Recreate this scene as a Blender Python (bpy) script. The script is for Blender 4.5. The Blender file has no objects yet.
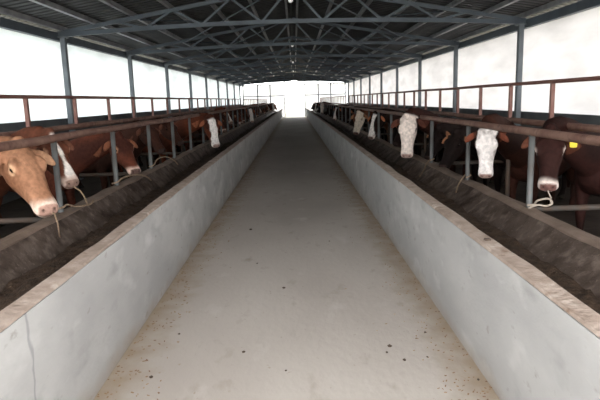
import bpy, bmesh, math, random
import numpy as np
from mathutils import Vector, Matrix, noise
from mathutils.bvhtree import BVHTree
random.seed(7); rng = np.random.default_rng(7)
C = bpy.context.scene.collection
PI = math.pi
END = 54.6; START = -0.4

# ------------------------------------------------------------------ helpers
def link(o, parent=None):
    C.objects.link(o)
    if parent: o.parent = parent
    return o
def tag(o, label=None, cat=None, group=None, kind=None):
    if label: o['label'] = label
    if cat: o['category'] = cat
    if group: o['group'] = group
    if kind: o['kind'] = kind
    return o
def thing(name, label, cat, loc=(0, 0, 0), group=None):
    o = link(bpy.data.objects.new(name, None)); o.location = loc; o.empty_display_size = .2
    return tag(o, label, cat, group)
class MB:
    def __init__(s): s.v = []; s.f = []
    def add(s, v, f):
        n = len(s.v); s.v += [tuple(p) for p in v]; s.f += [tuple(i + n for i in q) for q in f]; return s
    def box(s, a, b):
        (x0, y0, z0), (x1, y1, z1) = a, b
        return s.add([(x0,y0,z0),(x1,y0,z0),(x1,y1,z0),(x0,y1,z0),(x0,y0,z1),(x1,y0,z1),(x1,y1,z1),(x0,y1,z1)],
                     [(0,3,2,1),(4,5,6,7),(0,1,5,4),(1,2,6,5),(2,3,7,6),(3,0,4,7)])
    def sweep(s, pts, rad, n=10, p=2.0, caps=True):
        """closed tube; rad: list of (side,up) half sizes; p: superellipse power"""
        pts = [Vector(q) for q in pts]; m = len(pts); vs = []; fs = []; prev = None
        for i, c in enumerate(pts):
            t = (pts[min(i+1, m-1)] - pts[max(i-1, 0)]).normalized()
            if prev is None:
                sd = t.cross(Vector((0, 0, 1)))
                if sd.length < .3: sd = Vector((0, 1, 0)) - t * t.y
            else: sd = prev - t * prev.dot(t)
            sd.normalize(); prev = sd; up = sd.cross(t)
            r = rad[i] if isinstance(rad, (list, tuple)) and isinstance(rad[0], (list, tuple)) else (rad[i], rad[i]) if isinstance(rad, (list, tuple)) else (rad, rad)
            for k in range(n):
                a = 2*PI*k/n; ca, sa = math.cos(a), math.sin(a)
                x = math.copysign(abs(ca)**(2/p), ca); y = math.copysign(abs(sa)**(2/p), sa)
                vs.append(c + sd*x*r[0] + up*y*r[1])
        for i in range(m-1):
            for k in range(n):
                a = i*n+k; b = i*n+(k+1) % n
                fs.append((a, b, b+n, a+n))
        if caps: fs.append(tuple(range(n))[::-1]); fs.append(tuple(range((m-1)*n, m*n)))
        return s.add(vs, fs)
    def bar(s, a, b, w, h):
        """rectangular steel member from a to b"""
        return s.sweep([a, b], [(w*.5*1.4142, h*.5*1.4142)]*2, n=4) if False else s._bar(a, b, w, h)
    def _bar(s, a, b, w, h):
        a, b = Vector(a), Vector(b); t = (b-a).normalized()
        sd = t.cross(Vector((0, 0, 1)))
        if sd.length < .05: sd = Vector((1, 0, 0))
        sd.normalize(); up = sd.cross(t); vs = []
        for c in (a, b):
            for i, j in ((-1,-1),(1,-1),(1,1),(-1,1)): vs.append(c + sd*i*w/2 + up*j*h/2)
        return s.add(vs, [(0,3,2,1),(4,5,6,7),(0,1,5,4),(1,2,6,5),(2,3,7,6),(3,0,4,7)])
    def channel(s, prof, a, b):
        """prof: closed list of (x,z) extruded along y from a to b"""
        n = len(prof)
        vs = [(x, a, z) for x, z in prof] + [(x, b, z) for x, z in prof]
        return s.add(vs, [(k, (k+1) % n, (k+1) % n+n, k+n) for k in range(n)] + [tuple(range(n))[::-1], tuple(range(n, 2*n))])
    def mesh(s, name, mat, smooth=False):
        me = bpy.data.meshes.new(name); me.from_pydata([tuple(v) for v in s.v], [], s.f)
        bm = bmesh.new(); bm.from_mesh(me); bmesh.ops.recalc_face_normals(bm, faces=bm.faces); bm.to_mesh(me); bm.free()
        if mat: me.materials.append(mat)
        if smooth: me.polygons.foreach_set('use_smooth', [True]*len(me.polygons))
        return me
    def build(s, name, mat, parent=None, smooth=False):
        return link(bpy.data.objects.new(name, s.mesh(name, mat, smooth)), parent)
def smooth(x, a, b):
    t = np.clip((x-a)/(b-a), 0, 1); return t*t*(3-2*t)

# ------------------------------------------------------------------ materials
def mat(name, base, rough=.8, metal=0, noise_scale=None, c2=None, lo=.35, hi=.65, bump=0, bscale=30, stretch=(1,1,1), extra=None, detail=6):
    m = bpy.data.materials.new(name); m.use_nodes = True; nt = m.node_tree; N = nt.nodes; L = nt.links
    b = N['Principled BSDF']; b.inputs['Roughness'].default_value = rough; b.inputs['Metallic'].default_value = metal
    b.inputs['Base Color'].default_value = (*base, 1)
    if rough >= .7: b.inputs['Specular IOR Level'].default_value = .2
    tc = N.new('ShaderNodeTexCoord'); mp = N.new('ShaderNodeMapping'); mp.inputs['Scale'].default_value = stretch
    L.new(tc.outputs['Object'], mp.inputs['Vector'])
    col = None
    if noise_scale:
        col = blend(nt, mp, None, base, c2, noise_scale, lo, hi, detail)
    if extra:
        for (c, sc, l, h) in extra: col = blend(nt, mp, col, base, c, sc, l, h, detail)
    if col: L.new(col, b.inputs['Base Color'])
    if bump:
        nz = N.new('ShaderNodeTexNoise'); nz.inputs['Scale'].default_value = bscale; nz.inputs['Detail'].default_value = 5
        L.new(mp.outputs[0], nz.inputs['Vector'])
        bp = N.new('ShaderNodeBump'); bp.inputs['Strength'].default_value = bump; bp.inputs['Distance'].default_value = .02
        L.new(nz.outputs[0], bp.inputs['Height']); L.new(bp.outputs[0], b.inputs['Normal'])
    m['mp'] = mp.name
    return m
_off = [0]
def blend(nt, mp, col, base, c2, scale, lo, hi, detail=6):
    N = nt.nodes; L = nt.links
    nz = N.new('ShaderNodeTexNoise'); nz.inputs['Scale'].default_value = scale; nz.inputs['Detail'].default_value = detail
    nz.noise_dimensions = '4D'; _off[0] += 3.7; nz.inputs['W'].default_value = _off[0]
    L.new(mp.outputs[0], nz.inputs['Vector'])
    r = N.new('ShaderNodeMapRange'); r.inputs['From Min'].default_value = lo; r.inputs['From Max'].default_value = hi
    L.new(nz.outputs[0], r.inputs['Value'])
    mx = N.new('ShaderNodeMix'); mx.data_type = 'RGBA'; L.new(r.outputs[0], mx.inputs[0])
    if col: L.new(col, mx.inputs[6])
    else: mx.inputs[6].default_value = (*base, 1)
    mx.inputs[7].default_value = (*c2, 1)
    return mx.outputs[2]
def band(nt, col, axis, lo, hi, c2, noise_scale=3, amp=.3):
    """stain that fades with position along an axis, broken up with noise"""
    N = nt.nodes; L = nt.links
    tc = N.new('ShaderNodeTexCoord'); sp = N.new('ShaderNodeSeparateXYZ'); L.new(tc.outputs['Object'], sp.inputs[0])
    nz = N.new('ShaderNodeTexNoise'); nz.inputs['Scale'].default_value = noise_scale; nz.inputs['Detail'].default_value = 7
    L.new(tc.outputs['Object'], nz.inputs['Vector'])
    v = sp.outputs[axis] if isinstance(axis, int) else None
    if axis == 'absx':
        ab = N.new('ShaderNodeMath'); ab.operation = 'ABSOLUTE'
        sh = N.new('ShaderNodeMath'); sh.operation = 'ADD'; sh.inputs[1].default_value = .055
        L.new(sp.outputs[0], sh.inputs[0]); L.new(sh.outputs[0], ab.inputs[0]); v = ab.outputs[0]
    ad = N.new('ShaderNodeMath'); ad.operation = 'MULTIPLY_ADD'; ad.inputs[1].default_value = amp
    L.new(nz.outputs[0], ad.inputs[0]); L.new(v, ad.inputs[2])
    r = N.new('ShaderNodeMapRange'); r.inputs['From Min'].default_value = lo+amp*.5; r.inputs['From Max'].default_value = hi+amp*.5
    L.new(ad.outputs[0], r.inputs['Value'])
    mx = N.new('ShaderNodeMix'); mx.data_type = 'RGBA'; L.new(r.outputs[0], mx.inputs[0])
    L.new(col, mx.inputs[6]); mx.inputs[7].default_value = (*c2, 1)
    return mx.outputs[2]
def rewire(m, fn):
    nt = m.node_tree; b = nt.nodes['Principled BSDF']; l = b.inputs['Base Color'].links[0].from_socket
    nt.links.new(fn(nt, l), b.inputs['Base Color'])

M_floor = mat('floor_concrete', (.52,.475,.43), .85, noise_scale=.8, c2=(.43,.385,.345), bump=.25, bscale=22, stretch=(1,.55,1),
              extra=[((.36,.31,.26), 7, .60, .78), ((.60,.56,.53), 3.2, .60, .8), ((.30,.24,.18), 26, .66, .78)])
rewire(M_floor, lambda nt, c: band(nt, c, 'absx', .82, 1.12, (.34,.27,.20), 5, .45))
M_pen = mat('pen_floor_dirt', (.055,.04,.032), .95, noise_scale=2, c2=(.03,.021,.016), bump=.6, bscale=9)
M_white = mat('whitewashed_concrete', (.45,.445,.435), .8, noise_scale=2.2, c2=(.365,.36,.355), bump=.35, bscale=14, stretch=(1,.6,1.2),
              extra=[((.30,.297,.29), 5.5, .56, .76), ((.53,.525,.515), 3.5, .56, .72), ((.27,.25,.23), 14, .64, .76)])
rewire(M_white, lambda nt, c: band(nt, c, 2, .10, -.06, (.34,.29,.235), 4, .22))
M_whiteL = M_white.copy(); M_whiteL.name = 'whitewashed_concrete_cracked'
def crack(nt, c):
    N = nt.nodes; L = nt.links
    tc = N.new('ShaderNodeTexCoord'); sp = N.new('ShaderNodeSeparateXYZ'); L.new(tc.outputs['Object'], sp.inputs[0])
    nz = N.new('ShaderNodeTexNoise'); nz.inputs['Scale'].default_value = 6; L.new(tc.outputs['Object'], nz.inputs['Vector'])
    a = N.new('ShaderNodeMath'); a.operation = 'MULTIPLY_ADD'; a.inputs[1].default_value = .10; a.inputs[2].default_value = -2.305
    L.new(nz.outputs[0], a.inputs[0])
    d = N.new('ShaderNodeMath'); d.operation = 'ADD'; L.new(sp.outputs[1], d.inputs[0]); L.new(a.outputs[0], d.inputs[1])
    e = N.new('ShaderNodeMath'); e.operation = 'ABSOLUTE'; L.new(d.outputs[0], e.inputs[0])
    r = N.new('ShaderNodeMapRange'); r.inputs['From Min'].default_value = .013; r.inputs['From Max'].default_value = .004
    r.inputs['To Max'].default_value = .55
    L.new(e.outputs[0], r.inputs['Value'])
    mx = N.new('ShaderNodeMix'); mx.data_type = 'RGBA'; L.new(r.outputs[0], mx.inputs[0]); L.new(c, mx.inputs[6]); mx.inputs[7].default_value = (.2,.2,.21,1)
    return mx.outputs[2]
rewire(M_whiteL, crack)
M_cope = mat('coping_mortar', (.40,.325,.275), .9, noise_scale=9, c2=(.28,.215,.175), bump=.5, bscale=25, extra=[((.22,.15,.11), 14, .60, .72), ((.55,.47,.41), 9, .58, .75)])
M_basin = mat('trough_concrete', (.115,.088,.072), .75, noise_scale=6, c2=(.06,.042,.033), bump=.5, bscale=24, extra=[((.18,.14,.115), 12, .52, .70), ((.035,.022,.017), 4, .50, .64), ((.24,.19,.15), 50, .62, .76)])
M_lip = mat('trough_lip_concrete', (.21,.155,.125), .85, noise_scale=5, c2=(.15,.11,.085), bump=.5, bscale=20)
M_feed = mat('wet_silage', (.030,.020,.014), .8, noise_scale=18, c2=(.07,.045,.03), bump=.9, bscale=45, extra=[((.14,.10,.065), 60, .62, .74)])
M_pipe = mat('rusty_brown_pipe', (.155,.075,.055), .65, .1, noise_scale=5, c2=(.25,.15,.115), bump=.2, bscale=40, extra=[((.09,.04,.03), 11, .55, .7)])
M_fence = mat('red_oxide_pipe', (.14,.055,.042), .6, .1, noise_scale=7, c2=(.20,.10,.08), bump=.1)
M_post = mat('grey_stall_steel', (.12,.125,.125), .6, .2, noise_scale=6, c2=(.08,.075,.07), bump=.1, extra=[((.16,.09,.06), 9, .6, .72)])
M_col = mat('grey_blue_column_steel', (.20,.225,.245), .5, .3, noise_scale=3, c2=(.15,.17,.19), bump=.05)
M_truss = mat('blue_grey_truss_steel', (.10,.125,.15), .5, .2, noise_scale=3, c2=(.075,.09,.11))
M_purlin = mat('galvanised_purlin', (.46,.46,.47), .4, .5, noise_scale=4, c2=(.30,.30,.31))
M_roof = mat('weathered_roof_sheet', (.075,.075,.075), .6, .1, noise_scale=1.5, c2=(.045,.045,.048), extra=[((.15,.135,.12), 4, .58, .75)])
M_side = mat('grey_side_wall', (.16,.17,.175), .85, noise_scale=2, c2=(.11,.115,.12), bump=.3, bscale=12)
M_ground = mat('outdoor_ground', (.30,.27,.22), .95, noise_scale=.4, c2=(.22,.22,.14), bump=.3, bscale=5)
M_divider = mat('dark_stall_divider', (.07,.065,.06), .7, .2, noise_scale=6, c2=(.10,.06,.04))
M_rope = mat('tether_rope', (.30,.22,.15), .9, noise_scale=60, c2=(.18,.12,.08))
M_ropew = mat('pale_rope', (.34,.29,.25), .9, noise_scale=60, c2=(.3,.25,.2))
M_dung = mat('dry_dung', (.07,.05,.04), .95, noise_scale=40, c2=(.12,.09,.07))
M_straw = mat('straw_flecks', (.36,.24,.13), .9, noise_scale=8, c2=(.20,.11,.07))
M_tagy = mat('yellow_ear_tag', (.75,.58,.06), .4)
M_cable = mat('black_cable', (.03,.03,.03), .6)
M_eye = mat('cow_eye', (.012,.008,.006), .12)
def tarp_mat(name, col, s=1.0):
    m = bpy.data.materials.new(name); m.use_nodes = True; nt = m.node_tree; N = nt.nodes; L = nt.links
    N.remove(N['Principled BSDF'])
    tr = N.new('ShaderNodeBsdfTranslucent'); df = N.new('ShaderNodeBsdfDiffuse'); mx = N.new('ShaderNodeMixShader')
    tc = N.new('ShaderNodeTexCoord'); mp = N.new('ShaderNodeMapping'); mp.inputs['Scale'].default_value = (1, .35, 1.3)
    L.new(tc.outputs['Object'], mp.inputs['Vector'])
    c = blend(nt, mp, None, col, tuple(k*.80 for k in col), 1.6, .44, .66, 8)
    L.new(c, tr.inputs['Color']); L.new(c, df.inputs['Color'])
    
    L.new(df.outputs[0], mx.inputs[2]); L.new(tr.outputs[0], mx.inputs[1]); mx.inputs[0].default_value = 1 - .235*s
    L.new(mx.outputs[0], N['Material Output'].inputs['Surface'])
    return m
M_tarpL = tarp_mat('pale_blue_white_tarp', (.84,.91,.935), .93)
M_tarpR = tarp_mat('white_woven_tarp', (.86,.83,.83), .80)
M_tarpE = tarp_mat('bright_end_tarp', (.9,.89,.88), 1.15)
def coat_mat():
    m = bpy.data.materials.new('cow_coat'); m.use_nodes = True; nt = m.node_tree; N = nt.nodes; L = nt.links
    b = N['Principled BSDF']; b.inputs['Roughness'].default_value = .75; b.inputs['Specular IOR Level'].default_value = .12
    at = N.new('ShaderNodeAttribute'); at.attribute_name = 'coat'
    tc = N.new('ShaderNodeTexCoord')
    nz = N.new('ShaderNodeTexNoise'); nz.inputs['Scale'].default_value = 28; nz.inputs['Detail'].default_value = 6
    L.new(tc.outputs['Object'], nz.inputs['Vector'])
    r = N.new('ShaderNodeMapRange'); r.inputs['From Min'].default_value = .3; r.inputs['From Max'].default_value = .7; r.inputs['To Min'].default_value = .72; r.inputs['To Max'].default_value = 1.2
    L.new(nz.outputs[0], r.inputs['Value'])
    mx = N.new('ShaderNodeVectorMath'); mx.operation = 'SCALE'; L.new(at.outputs['Color'], mx.inputs[0]); L.new(r.outputs[0], mx.inputs['Scale'])
    L.new(mx.outputs[0], b.inputs['Base Color'])
    n2 = N.new('ShaderNodeTexNoise'); n2.inputs['Scale'].default_value = 90; n2.inputs['Detail'].default_value = 3; L.new(tc.outputs['Object'], n2.inputs['Vector'])
    bp = N.new('ShaderNodeBump'); bp.inputs['Strength'].default_value = .35; bp.inputs['Distance'].default_value = .01
    L.new(n2.outputs[0], bp.inputs['Height']); L.new(bp.outputs[0], b.inputs['Normal'])
    return m
M_coat = coat_mat()

# ------------------------------------------------------------------ setting
def grid(name, x0, x1, y0, y1, z, mt, nx=2, ny=2, thick=.1):
    mb = MB(); mb.box((x0, y0, z-thick), (x1, y1, z)); o = mb.build(name, mt); tag(o, kind='structure'); return o
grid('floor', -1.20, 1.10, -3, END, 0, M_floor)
grid('floor', -5.15, -1.20, START, END, 0, M_pen)
grid('floor', 1.10, 5.15, START, END, 0, M_pen)
g = MB().box((-90, -60, -.4), (90, 160, -.11)).build('ground', M_ground); tag(g, kind='structure')
tag(MB().box((-5.15, START, 0), (-4.98, END, 1.34)).build('wall_left', M_side), kind='structure')
tag(MB().box((4.98, START, 0), (5.15, END, 1.20)).build('wall_right', M_side), kind='structure')

# roof sheets : trapezoidal ribs running down the slope
SL = .167; ZE = 3.26
def roof_z(x): return ZE + (4.85-abs(x))*SL
def roof():
    mb = MB(); ys = []; y = START-.3; k = 0
    while y < END+.4:
        ys += [(y, 0), (y+.13, 0), (y+.155, .03), (y+.205, .03)]; y += .23
    for side in (-1, 1):
        vs = []; fs = []
        for (yy, dz) in ys:
            for x in (0, 5.4):
                vs.append((side*x, yy, roof_z(x)+dz))
            for x in (5.4, 0):
                vs.append((side*x, yy, roof_z(x)+dz+.006))
        n = len(ys)
        for i in range(n-1):
            for k in range(4): fs.append((i*4+k, i*4+(k+1) % 4, (i+1)*4+(k+1) % 4, (i+1)*4+k))
        fs += [(0, 1, 2, 3), tuple((n-1)*4+q for q in (3, 2, 1, 0))]
        mb.add(vs, fs)
    return mb
tag(roof().build('ceiling', M_roof), kind='structure')

ORD = ['nearest','second','third','fourth','fifth','sixth','seventh','eighth','ninth','tenth','eleventh','twelfth','thirteenth','fourteenth','fifteenth']
# purlins, each a lipped channel the length of the barn
px = [.14, .95, 1.75, 2.55, 3.35, 4.15, 4.85, 5.3]
nm = ['beside the ridge','second from the ridge','third from the ridge','fourth from the ridge','fifth from the ridge','sixth from the ridge','seventh from the ridge, over the columns','outermost, at the roof edge']
for sd, sn in ((-1, 'left'), (1, 'right')):
    for x, n_ in zip(px, nm):
        z = roof_z(x)-.004; w = .05
        pr = [(0,0),(w,0),(w,-.012),(.008,-.012),(.008,-.078),(w,-.078),(w,-.062),(w+.004,-.062),(w+.004,-.09),(0,-.09)]
        pr = [(sd*(x-.025+a), z-(a-.0)*SL+b) for a, b in pr]
        tag(MB().channel(pr, START, END).build('purlin', M_purlin), 'galvanised roof purlin on the %s slope, %s' % (sn, n_), 'purlin', 'roof purlins')
    # eave beam
    tag(MB().box((min(sd*4.93, sd*5.04), START, 2.96), (max(sd*4.93, sd*5.04), END, 3.12)).build('eave_beam', M_truss),
        'dark steel eave beam along the top of the %s tarp curtain' % sn, 'beam')
# columns
TY = [12.3+4.85*k for k in range(9)]
colmesh = None
for sd, sn in ((-1, 'left'), (1, 'right')):
    for k, y in enumerate(TY):
        if colmesh is None:
            mb = MB(); mb.box((-.055,-.055,0),(.055,.055,3.06)); colmesh = mb.mesh('column_shaft', M_col)
            bv = bmesh.new(); bv.from_mesh(colmesh); bmesh.ops.bevel(bv, geom=list(bv.edges), offset=.01, segments=2, affect='EDGES'); bv.to_mesh(colmesh); bv.free()
            capm = MB().box((-.1,-.09,3.02),(.1,.09,3.045)).mesh('cap_plate', M_col)
            basem = MB().box((-.11,-.11,0),(.11,.11,.02)).mesh('base_plate', M_col)
        t = thing('roof_column', 'grey steel roof column in front of the %s tarp curtain, %s from the camera' % (sn, ORD[k]), 'column', (sd*4.85, y, 0), 'steel roof columns')
        for n_, me in (('shaft', colmesh), ('cap_plate', capm), ('base_plate', basem)): link(bpy.data.objects.new(n_, me), t)
# trusses
def chord_z(x): return 3.08 + .15*(1-(x/4.85)**2)
def raf_z(x): return roof_z(x)-.13
parts = []
mb = MB(); xs = [-4.95+i*9.9/16 for i in range(17)]
for a, b in zip(xs[:-1], xs[1:]): mb.bar((a, 0, chord_z(a)), (b+.004, 0, chord_z(b)), .075, .085)
parts.append(('bottom_chord', mb.mesh('bottom_chord', M_truss)))
for s in (-1, 1):
    parts.append(('rafter', MB().bar((s*5.37, 0, raf_z(5.37)), (0, 0, raf_z(0)), .07, .08).mesh('rafter', M_truss)))
nb = [.64, 1.9, 3.1]; ntp = [0, 1.27, 2.5, 3.7]
for s in (-1, 1):
    for i, x in enumerate(nb):
        for xt in (ntp[i], ntp[i+1]):
            parts.append(('web_member', MB().bar((s*x, 0, chord_z(x)), (s*xt, 0, raf_z(xt)), .045, .045).mesh('web_member', M_truss)))
parts.append(('gusset_plate', MB().box((-.12, -.015, raf_z(0)-.1), (.12, .015, raf_z(0)+.02)).mesh('gusset_plate', M_truss)))
for k, y in enumerate(TY):
    t = thing('roof_truss', 'dark steel roof truss with W-shaped webs spanning the barn, %s from the camera' % ORD[k], 'truss', (0, y, 0), 'roof trusses')
    for n_, me in parts: link(bpy.data.objects.new(n_, me), t)
# diagonal roof bracing rods between trusses
for k in (0, 1, 3, 5):
    for s in (-1, 1):
        y0, y1 = TY[k], TY[k+1]
        t = thing('roof_bracing', 'thin crossed steel bracing rods under the %s roof slope, between the %s and %s trusses' % ('left' if s < 0 else 'right', ORD[k], ORD[k+1]), 'bracing', (0, y0, 0), 'roof bracing')
        for a, b in ((.4, 3.2), (3.2, .4)):
            MB().sweep([(s*a, 0, raf_z(a)-.06), (s*b, y1-y0, raf_z(b)-.06)], .016, n=6).build('brace_rod', M_truss, t)
# bulbs on a cable under the ridge
MB_c = MB().sweep([(-.02, START, 3.74), (-.02, END, 3.74)], .014, n=6).build('power_cable', M_cable); tag(MB_c, 'dark power cable running the barn length under the roof ridge', 'cable')
M_bulb = mat('lamp_bulb', (.8,.8,.8), .3); bb = M_bulb.node_tree.nodes['Principled BSDF']; bb.inputs['Emission Color'].default_value = (1,.98,.92,1); bb.inputs['Emission Strength'].default_value = .4
sock = MB().sweep([(0,0,0),(0,0,-.05),(0,0,-.07)], [.018,.026,.026], n=12).mesh('socket', M_cable, True)
blb = MB().sweep([(0,0,-.06),(0,0,-.09),(0,0,-.125),(0,0,-.16),(0,0,-.185),(0,0,-.198)], [.018,.03,.045,.048,.034,.008], n=14).mesh('bulb', M_bulb, True)
crd = MB().sweep([(0,0,.02),(0,0,-.01)], .006, n=6).mesh('cord', M_cable)
for k, y in enumerate([11.9, 21.6, 31.3, 41.0]):
    t = thing('hanging_bulb', 'white light bulb hanging under the ridge, %s from the camera' % ORD[k], 'lamp', (-.02, y, 3.735), 'ridge light bulbs')
    for n_, me in (('cord', crd), ('socket', sock), ('bulb', blb)): link(bpy.data.objects.new(n_, me), t)

# tarps
def tarp(name, mt, X, z0, z1, label, y0=START, y1=END, seed=0, amp=.035, irr=.0):
    ny = int((y1-y0)/.14); nz = 14; vs = []; fs = []
    for i in range(ny+1):
        y = y0+(y1-y0)*i/ny
        for j in range(nz+1):
            t = j/nz; e = noise.noise(Vector((y*.5, seed, 3)))*irr
            z = z0+(z1-z0)*t - e*t
            d = noise.noise(Vector((y*.7, z*1.1, seed)))*amp + noise.noise(Vector((y*2.6+z*1.5, z*1.3, seed+5)))*amp*.55
            x = X + d*math.sin(PI*min(1, t*1.15+.04))
            vs.append((x, y, z))
    for i in range(ny):
        for j in range(nz):
            a = i*(nz+1)+j; fs.append((a, a+nz+1, a+nz+2, a+1))
    o = MB().add(vs, fs).build(name, mt, smooth=True)
    return tag(o, label, 'tarp')
tarp('tarp_curtain', M_tarpL, -5.07, 1.33, 3.0, 'long pale bluish white tarp curtain closing the left side above the low wall', seed=1)
tarp('tarp_curtain', M_tarpR, 5.07, 1.19, 3.0, 'long creased white tarp curtain closing the right side above the low wall', seed=9, amp=.06)
# end wall
def end_tarp(x0, x1, label):
    vs = []; fs = []; nx = 30; nz = 14
    for i in range(nx+1):
        x = x0+(x1-x0)*i/nx
        for j in range(nz+1):
            z = -.11+3.16*j/nz
            vs.append((x, END+.12+noise.noise(Vector((x*1.5, z, 4)))*.04, z))
    for i in range(nx):
        for j in range(nz):
            a = i*(nz+1)+j; fs.append((a, a+nz+1, a+nz+2, a+1))
    tag(MB().add(vs, fs).build('end_tarp', M_tarpE, smooth=True), label, 'tarp')
end_tarp(-5.0, -.93, 'white tarp closing the far end wall left of the doorway')
end_tarp(1.0, 5.0, 'white tarp closing the far end wall right of the doorway')
gm = MB()
for s in (-1, 1):
    gm.add([(s*5.0, END+.17, 3.10), (0, END+.17, 3.42), (0, END+.17, roof_z(0)-.01), (s*5.0, END+.17, roof_z(5.0)-.01), (s*5.0, END+.19, 3.10), (0, END+.19, 3.42), (0, END+.19, roof_z(0)-.01), (s*5.0, END+.19, roof_z(5.0)-.01)],
           [(0,3,2,1),(4,5,6,7),(0,1,5,4),(1,2,6,5),(2,3,7,6),(3,0,4,7)])
tag(gm.build('wall_back', M_roof), kind='structure')
t = thing('end_wall_frame', 'thin dark steel frame of the far end wall around the bright doorway', 'frame', (0, END, 0))
for x in (-4.9, -3.5, -2.3, -.93, 1.0, 2.3, 3.5, 4.9): MB().box((x-.05, -.05, 0), (x+.05, .05, raf_z(x))).build('frame_post', M_truss, t)
MB().box((-4.9,-.03,1.96),(-.93,.03,2.04)).build('girt', M_truss, t); MB().box((1.0,-.03,1.96),(4.9,.03,2.04)).build('girt', M_truss, t)
MB().box((-4.95,-.035,3.02),(4.95,.035,3.09)).build('top_rail', M_truss, t)
for s in (-1, 1): MB().bar((s*5.37, 0, raf_z(5.37)), (0, 0, raf_z(0)), .07, .08).build('rafter', M_truss, t)

# ------------------------------------------------------------------ troughs, railings
def stripgrid(mb, prof, y0, y1, dy, amp, seed):
    """closed profile extruded in y with noisy jitter"""
    n = len(prof); ny = max(2, int((y1-y0)/dy)); vs = []; fs = []
    for i in range(ny+1):
        y = y0+(y1-y0)*i/ny
        for k, (x, z) in enumerate(prof):
            a = amp[k] if isinstance(amp, (list, tuple)) else amp
            vs.append((x+a*noise.noise(Vector((y*1.7, k*.9, seed))), y, z+a*noise.noise(Vector((y*2.3, k*.7, seed+3)))))
    for i in range(ny):
        for k in range(n): fs.append((i*n+k, i*n+(k+1) % n, (i+1)*n+(k+1) % n, (i+1)*n+k))
    fs += [tuple(range(n))[::-1], tuple(range(ny*n, ny*n+n))]
    return mb.add(vs, fs)
TE = END-.3
def side(sd, sn, wi, lipx, lipz, neckz, bx, fz0, fz1, ps, p0, fs_, f0, mwhite):
    wo = wi+.10; H = .755; X = lambda v: sd*v
    t = thing('feed_trough', 'long concrete feed trough behind the whitewashed wall on the %s of the alley' % sn, 'trough', (0, 0, 0))
    stripgrid(MB(), [(X(wi),0),(X(wi),H-.012),(X(wo),H-.012),(X(wo),0)], -3, TE, .35, [0,.006,.006,0], 2).build('front_wall', mwhite, t)
    stripgrid(MB(), [(X(wi-.002),H-.006),(X(wi+.010),H+.006),(X(wo-.01),H+.01),(X(wo+.006),H-.03)], -3, TE, .06, [.003,.009,.009,.006], 5).build('coping', M_cope, t)
    w = lipx-wo
    prof = [(wo-.001,.42),(wo+.10*w,.36),(wo+.3*w,.36),(wo+.5*w,.42),(wo+.68*w,.50),(wo+.84*w,lipz-.08),(lipx-.07,lipz-.025)]
    prof2 = [(lipx-.07,lipz-.10),(lipx-.068,lipz-.018),(lipx-.03,lipz),(lipx+.05,lipz-.005),(lipx+.05,0),(lipx-.07,0)]
    stripgrid(MB(), [(X(a), b) for a, b in prof]+[(X(lipx-.07),0),(X(wo-.001),0)], -3, TE, .12, [.0,.01,.02,.025,.03,.025,.012,0,0], 8+sd).build('basin', M_basin, t)
    stripgrid(MB(), [(X(a), b) for a, b in prof2], -3, TE, .10, [0,.014,.018,.014,0,0], 12+sd).build('back_lip', M_lip, t)
    # feed residue
    vs = []; fc = []; ny = 900; nx = 14
    for i in range(ny+1):
        y = -3+(TE+3)*(i/ny)**1.35
        for j in range(nx+1):
            u = j/nx; x = wo-.004+u*w*(.66 if sd > 0 else .74)
            hgt = .50-.10*u*u*0 + (.02 if sd > 0 else .045)
            z = hgt + .05*noise.noise(Vector((x*3, y*1.1, sd*4))) + .028*noise.noise(Vector((x*11, y*9, sd*2))) + .012*noise.noise(Vector((x*30, y*26, 1)))
            z += .03*noise.noise(Vector((0, y*.6, 7)))
            vs.append((X(x), y, z - (.05 if j == nx else 0)))
    for i in range(ny):
        for j in range(nx):
            a = i*(nx+1)+j; fc.append((a, a+nx+1, a+nx+2, a+1))
    b0 = len(vs); vs += [(X(wo+.02), -3, .38), (X(wo+.5*w), -3, .38), (X(wo+.5*w), TE, .38), (X(wo+.02), TE, .38)]
    fc.append((b0, b0+1, b0+2, b0+3))
    o = MB().add(vs, fc).build('silage', M_feed, smooth=True)
    tag(o, 'dark wet silage residue lying in the %s feed trough' % sn, 'feed', kind='stuff')
    # stall railing
    r = thing('stall_railing', 'grey-posted feed railing with a brown neck pipe along the %s trough' % sn, 'railing', (sd*lipx, 0, 0))
    pm = MB().sweep([(0,0,0),(0,0,neckz)], .024, n=12).mesh('post', M_post, True)
    dm = MB().sweep([(0,0,.66),(sd*1.5,0,.66),(sd*1.62,0,.63),(sd*1.66,0,.5),(sd*1.66,0,0)], .024, n=10).mesh('divider_rail', M_divider, True)
    y = p0; kk = 0
    while y < TE:
        a = link(bpy.data.objects.new('post', pm), r); a.location = (0, y, 0)
        if kk % 2 == 1: d = link(bpy.data.objects.new('divider_rail', dm), r); d.location = (0, y, 0)
        kk += 1
        y += ps
    yy = [START+.2+i*(TE-START)/60 for i in range(61)]
    MB().sweep([(.006*noise.noise(Vector((q, 1, 1))), q, neckz+.012*noise.noise(Vector((q*.6, 2, sd)))) for q in yy], .033, n=12).build('neck_pipe', M_pipe, r, True)
    # shoulder fence
    f = thing('pipe_fence', 'red-brown pipe fence standing behind the %s neck rail, thin top rail' % sn, 'fence', (sd*bx, 0, 0))
    MB().sweep([(0, q, fz0+.01*noise.noise(Vector((q*.5, 5, sd)))) for q in yy], .032, n=12).build('lower_rail', M_pipe, f, True)
    MB().sweep([(0, q, fz1+.006*noise.noise(Vector((q*.5, 8, sd)))) for q in yy], .019, n=10).build('top_rail', M_fence, f, True)
    fm = MB().box((-.018,-.018,fz0),(.018,.018,fz1)).mesh('fence_post', M_fence)
    sm = MB().sweep([(0,0,0),(0,0,fz0)], .026, n=10).mesh('support_leg', M_divider, True)
    y = f0; k = 0
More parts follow.
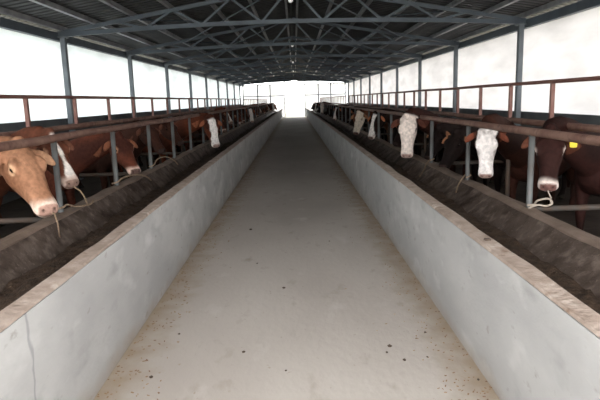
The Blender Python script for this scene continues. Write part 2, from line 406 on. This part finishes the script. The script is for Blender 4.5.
    while y < TE:
        a = link(bpy.data.objects.new('fence_post', fm), f); a.location = (0, y, 0)
        if k % 4 == 2:
            a = link(bpy.data.objects.new('support_leg', sm), f); a.location = (0, y, 0)
        y += fs_; k += 1
side(-1, 'left', 1.16, 2.0, .72, 1.345, 2.6, 1.36, 1.70, 1.515, 4.66-3*1.515, 1.22, 5.53-4*1.22, M_whiteL)
side(1, 'right', 1.045, 1.9, .67, 1.29, 2.45, 1.30, 1.70, 1.665, 4.5-3*1.665, 1.04, 5.39-5*1.04, M_white)

# ------------------------------------------------------------------ cows
HEAD = [(-.07,.075,.05,-.15),(-.02,.095,.085,-.20),(.06,.108,.098,-.215),(.13,.116,.092,-.205),(.18,.113,.085,-.19),(.25,.100,.070,-.165),(.33,.084,.052,-.135),
        (.40,.078,.040,-.115),(.45,.083,.033,-.107),(.49,.085,.022,-.098),(.515,.070,.006,-.084),(.53,.044,-.012,-.06)]
def head_pts():
    mb = MB(); n = 24; vs = []; fs = []
    for (x, w, t, b) in HEAD:
        c = (t+b)/2; h = (t-b)/2
        for k in range(n):
            a = 2*PI*k/n; ca, sa = math.cos(a), math.sin(a)
            yy = math.copysign(abs(ca)**.82, ca)*w; zz = math.copysign(abs(sa)**.82, sa)*h
            if zz < 0: yy *= 1-.35*(-zz/h)**1.5          # narrower jaw
            vs.append((x, yy, c+zz))
    m = len(HEAD)
    for i in range(m-1):
        for k in range(n): fs.append((i*n+k, i*n+(k+1) % n, (i+1)*n+(k+1) % n, (i+1)*n+k))
    fs += [tuple(range(n))[::-1], tuple(range((m-1)*n, m*n))]
    mb.add(vs, fs)
    for s in (-1, 1):    # brow, ears
        mb.sweep([(.10, s*.085, .055), (.16, s*.098, .05), (.215, s*.085, .04)], [.025, .036, .02], n=10)
        ax = [(.02, s*.08, .02), (.035, s*.122, .02), (.058, s*.158, .012), (.085, s*.192, .0), (.112, s*.218, -.014), (.126, s*.232, -.022)]
        vs2 = []; rr = [(.026,.026),(.032,.021),(.042,.018),(.042,.016),(.028,.014),(.012,.012)]
        mb2 = MB(); pts = [Vector(q) for q in ax]; nn = 12
        for i, c in enumerate(pts):
            tdir = (pts[min(i+1, 5)]-pts[max(i-1, 0)]).normalized()
            fw = Vector((.2, 0, .35)); fw = (fw - tdir*fw.dot(tdir)).normalized()   # thin axis points forward
            up = tdir.cross(fw).normalized()
            for k in range(nn):
                a = 2*PI*k/nn; vs2.append(c+up*math.cos(a)*rr[i][0]+fw*math.sin(a)*rr[i][1])
        fs2 = [(i*nn+k, i*nn+(k+1) % nn, (i+1)*nn+(k+1) % nn, (i+1)*nn+k) for i in range(5) for k in range(nn)]
        fs2 += [tuple(range(nn))[::-1], tuple(range(5*nn, 6*nn))]
        mb.add(vs2, fs2)
    mb.sweep([(-.06, 0, .02), (-.01, 0, .095), (.04, 0, .095)], [.05, .05, .03], n=12)   # poll tuft
    return mb
HP = head_pts()
TRUNK = [(-1.42,.93,.05,.07),(-1.38,.92,.17,.17),(-1.25,.90,.235,.235),(-1.0,.87,.27,.28),(-.7,.85,.30,.315),(-.4,.85,.295,.315),(-.15,.86,.25,.31),(.05,.88,.20,.27),(.17,.90,.13,.19),(.22,.92,.06,.1)]
def head_matrix(H, yaw, pitch, roll, s):
    return Matrix.Translation(H) @ Matrix.Rotation(yaw, 4, 'Z') @ Matrix.Rotation(pitch, 4, 'Y') @ Matrix.Rotation(roll, 4, 'X') @ Matrix.Scale(s, 4)
def make_cow(label, O, yaw, H, hyaw, hpitch, coat, face='none', facecol=(.72,.66,.60), roll=0, s=.92, hs=1.0, voxel=.016, group=None, bw=.038,
             padcol=(.20,.12,.10), ringcol=None, earcol=None, muzcol=(.55,.45,.38), dark=None, seed=0, tagear=None, rope=None):
    root = thing('cow', label, 'cow', (O[0], O[1], 0), group)
    yw = math.radians(yaw); root.rotation_euler = (0, 0, yw)
    Wi = Matrix.Rotation(-yw, 4, 'Z') @ Matrix.Translation((-O[0], -O[1], 0))
    HM = Wi @ head_matrix(Vector(H), math.radians(hyaw), math.radians(hpitch), math.radians(roll), hs)
    mb = MB()
    mb.add([HM @ Vector(v) for v in HP.v], HP.f)
    n = 28; vs = []; fs = []
    for (x, zc, w, h) in TRUNK:
        for k in range(n):
            a = 2*PI*k/n; ca, sa = math.cos(a), math.sin(a)
            vs.append((x*s, math.copysign(abs(ca)**.85, ca)*w*s, (zc+math.copysign(abs(sa)**.9, sa)*h)*s))
    m = len(TRUNK)
    for i in range(m-1):
        for k in range(n): fs.append((i*n+k, i*n+(k+1) % n, (i+1)*n+(k+1) % n, (i+1)*n+k))
    fs += [tuple(range(n))[::-1], tuple(range((m-1)*n, m*n))]; mb.add(vs, fs)
    # neck, a smooth curve from the chest to the back of the head
    A = Vector((-.12*s, 0, .95*s)); B = HM @ Vector((.0, 0, -.055))
    back = (HM.to_3x3() @ Vector((-1, 0, .25))).normalized()
    P1 = A + Vector((1, 0, .1)).normalized()*.28; P2 = B + back*.20
    pts = []; rad = []
    for i in range(9):
        t_ = i/8; q = A*(1-t_)**3+P1*3*t_*(1-t_)**2+P2*3*t_*t_*(1-t_)+B*t_**3
        pts.append(q); rad.append((s*(.19*(1-t_)+.085*t_), s*(.27*(1-t_)+.125*t_)))
    mb.sweep(pts, rad, n=22)
    for sy in (-1, 1):
        mb.sweep([Vector(q)*s for q in ((-.05,sy*.13,.82),(-.06,sy*.15,.62),(-.04,sy*.15,.48),(-.03,sy*.15,.38),(-.04,sy*.15,.2),(-.04,sy*.15,.1),(-.02,sy*.15,.06),(-.01,sy*.15,.0))],
                 [(s*a, s*b) for a, b in ((.10,.15),(.075,.10),(.055,.06),(.055,.06),(.034,.036),(.042,.045),(.045,.05),(.055,.065))], n=14)
        mb.sweep([Vector(q)*s for q in ((-1.2,sy*.13,.86),(-1.16,sy*.16,.68),(-1.2,sy*.16,.54),(-1.33,sy*.15,.43),(-1.32,sy*.15,.22),(-1.29,sy*.15,.1),(-1.27,sy*.15,.06),(-1.25,sy*.15,0))],
                 [(s*a, s*b) for a, b in ((.13,.19),(.11,.15),(.07,.09),(.05,.06),(.036,.04),(.044,.046),(.047,.05),(.055,.065))], n=14)
    mb.sweep([Vector(q)*s for q in ((-1.38,0,1.04),(-1.45,0,.98),(-1.48,.01,.8),(-1.47,.02,.6),(-1.46,.02,.45),(-1.45,.02,.32))], [s*r for r in (.04,.034,.028,.025,.035,.02)], n=10)
    tmp = link(bpy.data.objects.new('tmp', mb.mesh('tmp', None)))
    rm = tmp.modifiers.new('r', 'REMESH'); rm.mode = 'VOXEL'; rm.voxel_size = voxel
    sm = tmp.modifiers.new('s', 'SMOOTH'); sm.factor = .5; sm.iterations = 3
    dg = bpy.context.evaluated_depsgraph_get(); dg.update()
    me = bpy.data.meshes.new_from_object(tmp.evaluated_get(dg)); old = tmp.data
    bpy.data.objects.remove(tmp); bpy.data.meshes.remove(old)
    me.name = 'cow_body'
    nv = len(me.vertices); co = np.empty(nv*3); me.vertices.foreach_get('co', co); co = co.reshape(-1, 3)
    HMi = np.array(HM.inverted()); q = co @ HMi[:3, :3].T + HMi[:3, 3]
    # facial relief in head space
    disp = np.zeros_like(q); x, y, z = q.T
    inh = (x > -.12) & (x < .6) & (np.abs(y) < .3) & (z > -.3) & (z < .2)
    for sy in (-1, 1):
        d = np.sqrt((x-.512)**2+(y-sy*.036)**2+((z+.012))**2); k = np.exp(-(d/.017)**2); disp[:, 0] -= .020*k
        d = np.sqrt((x-.165)**2+(y-sy*.118)**2+(z-.03)**2); k = np.exp(-(d/.022)**2); disp[:, 1] -= sy*.010*k
        # ear cup
        u = np.abs(y-sy*.19); k = np.exp(-(u/.045)**2)*np.exp(-((x-.085)/.03)**2)*(z > -.02); disp[:, 2] -= .008*k
        d = np.sqrt(((x-.30)/.08)**2+((y-sy*.07)/.03)**2+((z+.04)/.03)**2); disp[:, 1] -= sy*.006*np.exp(-d**2)
    mo = np.exp(-((z+.060+(.5-x)*.10)/.008)**2)*smooth(x, .38, .42)*(np.abs(y) > .0)
    nrm = np.stack([np.where(x > .5, 1, 0), np.sign(y)*smooth(np.abs(y), .01, .05), 0*x], 1); disp -= nrm*.008*mo[:, None]
    disp *= inh[:, None]
    q2 = q+disp; HMn = np.array(HM); co = q2 @ HMn[:3, :3].T + HMn[:3, 3]
    me.vertices.foreach_set('co', co.ravel())
    # coat pattern
    nz = np.array([noise.noise(Vector((a*9, b*9, c*9+seed*7))) for a, b, c in co]) if nv < 200000 else np.zeros(nv)
    nz2 = np.array([noise.noise(Vector((a*3+seed*5, b*3, c*3))) for a, b, c in co])
    col = np.tile(np.array(coat), (nv, 1)); dk = np.array(dark if dark is not None else [c*.55 for c in coat])
    def over(c, k):
        global _
        k = np.clip(k, 0, 1)[:, None]; col[:] = col*(1-k)+np.array(c)*k
    over(dk, smooth(nz2, -.1, .4)*.8)
    hoof = smooth(-co[:, 2], -.075*s, -.06*s)
    over((.03,.025,.02), hoof)
    e = nz*.03
    hd = inh & (x > -.06)
    if earcol is not None:
        over(earcol, hd*smooth(np.abs(y), .13, .15)*smooth(-x, -.18, -.16))
    if face == 'white':
        over(facecol, hd*smooth(-np.abs(y)+e, -.118, -.106)*smooth(x+e, -.045, -.015)*smooth(z+e, -.13, -.10))
        over(facecol, hd*smooth(x, .30, .36)*smooth(z, -.16, -.12))
    if face == 'blaze':
        ww = bw+.03*smooth(x, .25, .42)+.025*smooth(-x, -.12, .0)*(bw > .03)
        over(facecol, hd*smooth(ww-np.abs(y)+e, -.006, .006)*smooth(x, .0, .05)*smooth(z, -.03, .0))
    if face in ('blaze', 'muzzle'):
        over(muzcol, hd*smooth(x+e-.25*(z+.04), .405, .465))
    if face == 'half':
        over(facecol, hd*smooth(y*1.0+e, -.06, -.04)*smooth(x+e, -.04, .0)*smooth(-np.abs(y), -.125, -.11))
        over(facecol, hd*smooth(x, .34, .38))
    pad = hd*smooth(x, .480, .492)*smooth(z, -.062, -.05)*smooth(-np.abs(y), -.074, -.062)
    over(padcol if face != 'none' else (.035,.022,.019), pad)
    if ringcol is not None:
        for sy in (-1, 1):
            d = np.sqrt((x-.165)**2+((y-sy*.11)*.8)**2+(z-.03)**2); over(ringcol, hd*smooth(-d, -.050, -.036))
    for sy in (-1, 1):
        d = np.sqrt((x-.51)**2+(y-sy*.036)**2+(z+.014)**2); over((.03,.015,.012), hd*smooth(-d, -.018, -.012))
        d = np.sqrt((x-.165)**2+(y-sy*.11)**2+(z-.03)**2); over((.02,.012,.01), hd*smooth(-d, -.026, -.021))
    over((.08,.04,.035), hd*mo)
    at = me.attributes.new('coat', 'FLOAT_COLOR', 'POINT'); cc = np.ones((nv, 4)); cc[:, :3] = col; at.data.foreach_set('color', cc.ravel())
    me.materials.clear(); me.materials.append(M_coat); me.polygons.foreach_set('use_smooth', [True]*len(me.polygons)); me.update()
    body = link(bpy.data.objects.new('body', me), root)
    # eyes sit on the surface
    bvh = BVHTree.FromPolygons([Vector(c) for c in co], [tuple(p.vertices) for p in me.polygons])
    for sy in (-1, 1):
        a = HM @ Vector((.165, sy*.3, .03)); dr = (HM.to_3x3() @ Vector((0, -sy, 0))).normalized()
        hit = bvh.ray_cast(a, dr)
        loc = (hit[0] if hit[0] else HM @ Vector((.165, sy*.11, .03))) + dr*.010*hs
        bm = bmesh.new(); bmesh.ops.create_uvsphere(bm, u_segments=14, v_segments=10, radius=.019*hs); em = bpy.data.meshes.new('eye'); bm.to_mesh(em); bm.free()
        em.materials.append(M_eye); em.polygons.foreach_set('use_smooth', [True]*len(em.polygons))
        eo = link(bpy.data.objects.new('eye', em), root); eo.location = loc
    if tagear is not None:
        c = HM @ Vector((.105, tagear*.185, .024)); xd = (HM.to_3x3() @ Vector((.1, 0, 1))).normalized()
        tb = MB().sweep([(0,0,0), xd*.008], [(.030,.034)]*2, n=12, p=4); to = tb.build('ear_tag', M_tagy, root); to.location = c; tag(to, 'yellow ear tag')
    if rope is not None:
        pw, rm_ = rope
        pl = [Wi @ Vector(p) for p in pw]
        MB().sweep(pl, .007, n=7).build('nose_rope', rm_, root, True)
    return root
def dup(root, loc, rz, label, group=None):
    r = root.copy(); C.objects.link(r); r.location = loc; r.rotation_euler = (0, 0, rz); r['label'] = label
    if group: r['group'] = group
    for ch in list(root.children):
        c = ch.copy(); C.objects.link(c); c.parent = r
    return r
RED = (.13,.040,.020); DRK = (.035,.015,.011); TAN = (.50,.25,.13); BRN = (.22,.085,.045); WH = (.78,.72,.66)
def nose_to_head(N, yaw, pitch, s=1.0):
    a, b = math.radians(yaw), math.radians(pitch)
    d = Vector((math.cos(a)*math.cos(b), math.sin(a)*math.cos(b), -math.sin(b)))
    return tuple(Vector(N)-d*.52*s)
def cow(label, N, hy, hp, O, yaw, **k):
    hs = k.get('hs', 1.0)
    return make_cow(label, O, yaw, nose_to_head(N, hy, hp, hs), hy, hp, **k)
GL = 'cows in the left row'; GR = 'cows in the right row'
L1 = cow('golden tan cow at the left edge of the photo, pale muzzle, rope from its nose', (-1.86,4.15,.835), -38, 44, (-2.95,4.25), -12, coat=(.33,.165,.095), dark=(.20,.085,.045), face='muzzle', muzcol=(.70,.54,.44),
         padcol=(.38,.23,.18), ringcol=(.58,.36,.22), earcol=(.40,.22,.13), hs=1.14, s=1.0, voxel=.012, seed=1, group=GL,
         rope=([(-1.885,4.14,.84),(-1.85,4.19,.80),(-1.845,4.22,.72),(-1.85,4.24,.60)], M_rope))
L2 = cow('brown cow with a thin white blaze, behind the golden cow at the nearest left post', (-1.94,4.84,.935), -34, 48, (-3.0,5.25), -16, coat=(.11,.038,.021), dark=(.05,.02,.014), face='blaze', bw=.018, facecol=WH, muzcol=(.50,.37,.31),
         padcol=(.22,.14,.11), ringcol=(.40,.22,.14), earcol=(.16,.065,.04), voxel=.012, seed=2, hs=.96, group=GL,
         rope=([(-1.94,4.82,.915),(-1.90,4.86,.87),(-1.88,4.88,.82),(-1.86,4.9,.735)], M_rope))
L3 = cow('red-brown cow with pale muzzle behind the second post of the left railing', (-1.92,6.70,.80), -42, 44, (-2.98,7.15), -14, coat=(.11,.032,.018), dark=(.035,.012,.009), face='muzzle', muzcol=(.62,.45,.37),
         padcol=(.10,.06,.05), ringcol=(.50,.26,.16), earcol=(.20,.075,.04), voxel=.013, seed=3, group=GL)
L4 = cow('dark brown cow in shadow behind the third post of the left railing', (-2.05,8.65,.88), -40, 40, (-3.05,9.1), -10, coat=(.045,.018,.012), face='none', earcol=(.11,.045,.028), seed=4, voxel=.015, group=GL)
L5 = cow('orange-red cow with a broad white blaze, reaching into the left trough', (-1.62,11.55,.70), -52, 66, (-2.8,12.3), -22, coat=(.12,.033,.016), dark=(.03,.012,.009), face='blaze', bw=.072, facecol=(.85,.80,.76), muzcol=(.8,.72,.68),
         hs=1.14, padcol=(.45,.3,.26), earcol=(.3,.1,.05), seed=5, voxel=.015, group=GL)
R1 = cow('big dark brown cow facing the camera with white muzzle ring and yellow ear tag', (2.14,4.70,.795), 246, 56, (2.98,5.5), 218, coat=(.028,.010,.008), dark=(.014,.006,.005), face='muzzle', muzcol=(.72,.62,.56),
         padcol=(.14,.07,.06), ringcol=(.55,.45,.40), earcol=(.10,.035,.02), s=.97, hs=1.0, voxel=.012, seed=6, tagear=1, group=GR,
         rope=([(2.13,4.68,.78),(2.15,4.66,.72),(2.15,4.66,.66),(2.10,4.62,.62),(2.04,4.6,.66)], M_ropew))
R2 = cow('brown cow with an all-white face hanging straight down beside the second right post', (1.95,5.72,.755), 250, 80, (2.75,6.75), 222, coat=(.04,.014,.009), dark=(.018,.008,.006), face='white', facecol=(.80,.74,.71),
         padcol=(.34,.22,.19), muzcol=(.7,.6,.55), earcol=(.17,.05,.028), voxel=.012, seed=7, hs=.92, group=GR)
R3 = cow('near-black cow with tan ears between the second and third right posts', (1.92,7.35,.66), 215, 50, (2.95,7.95), 196, coat=(.014,.008,.007), face='none', earcol=(.27,.12,.06), seed=8, voxel=.014, group=GR)
R4 = cow('dark red cow with pinkish white face stretched out over the right trough', (1.63,8.25,.72), 249, 74, (2.7,9.3), 215, coat=(.032,.011,.008), dark=(.016,.007,.006), face='white', facecol=(.74,.63,.56), padcol=(.42,.28,.24),
         earcol=(.09,.03,.02), hs=1.12, s=.9, seed=9, voxel=.013, group=GR)
R4b = cow('near-black cow with orange ears beyond the cow with the pinkish white face', (1.85,10.5,.72), 215, 50, (3.0,11.0), 200, coat=(.014,.007,.006), face='none', earcol=(.32,.10,.045), seed=10, voxel=.015, group=GR)
R5 = cow('black-brown cow with a narrow white blaze in the middle of the right row', (1.70,12.85,.68), 222, 62, (2.9,13.6), 200, coat=(.025,.012,.009), face='blaze', facecol=(.8,.74,.7), muzcol=(.7,.6,.55), hs=1.1, earcol=(.4,.13,.06), seed=11, voxel=.015, group=GR)
R6 = cow('tan cow with white face and brown patch, beyond the white-blazed black-brown cow', (1.66,15.6,.62), 236, 62, (2.8,16.5), 210, coat=(.09,.033,.018), face='half', facecol=(.66,.56,.46), muzcol=(.6,.5,.4), hs=1.16, earcol=(.3,.13,.07), seed=12, voxel=.016, group=GR)
# rows going on into the distance
ordw = ['just past the white-blazed orange cow', 'second past the white-blazed orange cow', 'third past the white-blazed orange cow', 'fourth past the white-blazed orange cow', 'fifth past the white-blazed orange cow']
kinds = {'L2': (L2, 'brown'), 'L3': (L3, 'red-brown'), 'L4': (L4, 'dark brown'), 'L5': (L5, 'white-blazed red')}
# extra cows near, dark ones filling gaps
def place(src, X, Y, dyaw, label, group):
    return dup(src, (X, Y, 0), src.rotation_euler.z+math.radians(dyaw), label, group)
place(L4, -3.12, 10.7, 4, 'dark brown cow between the fourth and fifth posts of the left railing', GL)
place(L4, -3.15, 13.1, -4, 'dark brown cow partly hidden behind the orange-red cow with the broad blaze', GL)
place(R3, 3.0, 11.95, -4, 'near-black tan-eared cow right before the black-brown cow with the narrow blaze', GR)
place(R4b, 3.02, 14.55, 3, 'near-black orange-eared cow between the narrow-blazed cow and the tan white-faced cow', GR)
place(R3, 3.0, 9.15, 2, 'near-black cow with tan ears close behind the cow with the pinkish white face', GR)
yl = 14.4; i = 0
seqL = [L4, L3, L4, L2, L4, L3, L3, L4, L5, L4, L4, L3, L4, L2, L4]
while yl < TE-.8:
    src = seqL[i % len(seqL)]; nmn = {id(L2): 'brown', id(L3): 'red-brown', id(L4): 'dark brown', id(L5): 'white-blazed red'}[id(src)]
    if i < 5: lb = '%s cow in the shaded left row, %s' % (nmn, ordw[i]); grp = GL
    else: lb = '%s cow far down the shaded left row' % nmn; grp = '%s cows far down the left row' % nmn
    place(src, -2.98-random.uniform(0, .12)+.012*max(0, yl-24), yl, random.uniform(-6, 6), lb, grp)
    yl += random.uniform(1.25, 1.6); i += 1
yr = 18.2; i = 0
seqR = [R3, R4b, R3, R4b, R3, R5, R4b, R3, R4b, R3, R4b, R3, R3, R4]
ordr = [o.replace('white-blazed orange cow', 'white-faced tan cow') for o in ordw]
while yr < TE-.8:
    src = seqR[i % len(seqR)]; nmn = {id(R3): 'near-black tan-eared', id(R4b): 'near-black orange-eared', id(R5): 'narrow-blazed black-brown', id(R6): 'white-faced tan', id(R4): 'white-faced dark red'}[id(src)]
    if i < 5: lb = '%s cow in the shaded right row, %s' % (nmn, ordr[i]); grp = GR
    else: lb = '%s cow far down the shaded right row' % nmn; grp = '%s cows far down the right row' % nmn
    place(src, 2.95+random.uniform(0, .12)-.012*max(0, yr-24), yr, random.uniform(-6, 6), lb, grp)
    yr += random.uniform(1.25, 1.6); i += 1

# ------------------------------------------------------------------ small things
def clod(x, y, z, r, label, grp=None, m=M_dung, flat=.5, name='dung_clod', cat='dung'):
    bm = bmesh.new(); bmesh.ops.create_icosphere(bm, subdivisions=2, radius=1)
    sd_ = random.random()*50
    for v in bm.verts:
        k = 1+.45*noise.noise(v.co*1.8+Vector((sd_, 0, 0))); v.co = Vector((v.co.x*k*r, v.co.y*k*r*1.2, max(v.co.z*k*r*flat, -r*flat*.6)))
    me = bpy.data.meshes.new(name); bm.to_mesh(me); bm.free(); me.materials.append(m)
    me.polygons.foreach_set('use_smooth', [True]*len(me.polygons))
    o = link(bpy.data.objects.new(name, me)); o.location = (x, y, z+r*flat*.55); tag(o, label, cat, grp)
    return o
spots = [(-.14,4.63,.022),(-.377,3.40,.018),(.573,3.42,.022),(.54,3.33,.014),(.63,3.22,.018),(-.90,3.10,.018),(-.86,3.72,.013),(-.10,3.13,.011),(-.60,6.9,.03),(-.42,5.4,.015),(.85,3.62,.014),(1.0,2.95,.012),(.78,3.25,.011),(.35,6.2,.014)]
for i, (x, y, r) in enumerate(spots):
    clod(x, y, 0, r*.62, 'small dark dung crumb lying on the pale alley floor', 'dung crumbs on the alley floor')
clod(1.095, 3.15, .765, .022, 'small brown dung lump on top of the right trough wall', None, flat=.35)
# straw flecks along the wall feet
vs = []; fs = []
for i in range(900):
    s = random.choice((-1, 1)); y = 2.6+11*random.random()**1.6; dd = abs(random.gauss(0, .16))
    x = (-1.155+dd) if s < 0 else (1.04-dd)
    if abs(x) > 1.15: continue
    a = random.random()*PI; l = random.uniform(.003, .010); w = random.uniform(.0012, .004); c, sn_ = math.cos(a), math.sin(a)
    pts = [(-l,-w),(l,-w),(l,w),(-l,w)]
    b = len(vs)
    for zz in (.001, .004):
        for p, q in pts: vs.append((x+p*c-q*sn_, y+p*sn_+q*c, zz))
    fs += [(b,b+3,b+2,b+1),(b+4,b+5,b+6,b+7),(b,b+1,b+5,b+4),(b+1,b+2,b+6,b+5),(b+2,b+3,b+7,b+6),(b+3,b,b+4,b+7)]
tag(MB().add(vs, fs).build('straw_litter', M_straw), 'reddish straw flecks scattered along the foot of both trough walls', 'straw', kind='stuff')
# tether ropes tied round posts
def rope(pts, r, m, label):
    P = []
    for i in range(len(pts)-1):
        p0, p1, p2, p3 = [Vector(pts[max(0, min(len(pts)-1, i+k))]) for k in (-1, 0, 1, 2)]
        for j in range(6):
            t = j/6; P.append(.5*((2*p1)+(-p0+p2)*t+(2*p0-5*p1+4*p2-p3)*t*t+(-p0+3*p1-3*p2+p3)*t**3))
    P.append(Vector(pts[-1])); tag(MB().sweep(P, r, n=8).build('tether_rope', m, None, True), label, 'rope', 'tether ropes tied to the railings')
rope([(1.87,4.47,.70),(1.93,4.46,.705),(1.95,4.50,.71),(1.96,4.46,.74),(2.04,4.46,.75),(2.07,4.46,.71),(2.02,4.46,.69),(1.95,4.46,.70),(1.88,4.46,.67),(1.84,4.40,.64)], .009, M_ropew, 'pale rope looped round the nearest right post, below the ringed muzzle')
rope([(1.87,6.12,.70),(1.93,6.14,.72),(1.9,6.20,.73),(1.84,6.16,.68),(1.78,6.1,.62),(1.70,5.9,.575)], .008, M_rope, 'brown rope tied at the foot of the second right post')
rope([(1.87,7.8,.71),(1.93,7.8,.73),(1.9,7.87,.72),(1.83,7.8,.67),(1.74,7.6,.60),(1.62,7.3,.56)], .008, M_rope, 'brown rope trailing into the trough from the third right post')
rope([(-2.03,4.62,.75),(-1.96,4.62,.77),(-1.95,4.68,.78),(-1.9,4.75,.75),(-1.86,4.95,.73),(-1.88,5.1,.74)], .008, M_rope, 'brown rope tied at the foot of the nearest left post')
rope([(-2.03,6.1,.75),(-1.96,6.1,.77),(-1.93,6.2,.80),(-1.87,6.5,.79),(-1.84,6.8,.73),(-1.82,6.95,.66)], .008, M_rope, 'brown rope arching from the second left post over the trough edge')
rope([(-2.03,7.68,.75),(-1.96,7.68,.77),(-1.93,7.8,.84),(-1.88,8.1,.84),(-1.84,8.4,.76),(-1.80,8.5,.68)], .008, M_rope, 'brown rope arching from the third left post over the trough edge')

# ------------------------------------------------------------------ light, camera
w = bpy.data.worlds.new('overcast'); bpy.context.scene.world = w; w.use_nodes = True; nt = w.node_tree; N = nt.nodes; L = nt.links
tc = N.new('ShaderNodeTexCoord'); sp = N.new('ShaderNodeSeparateXYZ'); L.new(tc.outputs['Generated'], sp.inputs[0])
cr = N.new('ShaderNodeValToRGB'); cr.color_ramp.elements[0].position = 0; cr.color_ramp.elements[0].color = (.90,.90,.90,1)
cr.color_ramp.elements[1].position = 1; cr.color_ramp.elements[1].color = (1.0,1.0,1.0,1)
L.new(sp.outputs[2], cr.inputs[0]); bg = N['Background']; L.new(cr.outputs[0], bg.inputs['Color']); bg.inputs['Strength'].default_value = 10.0
sc = bpy.context.scene
sc.view_settings.view_transform = 'Standard'; sc.view_settings.look = 'None'; sc.view_settings.gamma = 1; sc.view_settings.use_curve_mapping = False
sc.view_settings.exposure = .12
cam = bpy.data.cameras.new('camera'); co = bpy.data.objects.new('camera', cam); C.objects.link(co); sc.camera = co
cam.sensor_width = 36; cam.lens = 560/600*36; cam.clip_start = .05; cam.clip_end = 500
R_ = Matrix.Rotation(math.radians(-.27), 4, 'Z') @ Matrix.Rotation(PI/2-math.radians(10.17), 4, 'X') @ Matrix.Rotation(-math.radians(1.65), 4, 'Z')
co.matrix_world = Matrix.Translation((0, 0, 1.6)) @ R_
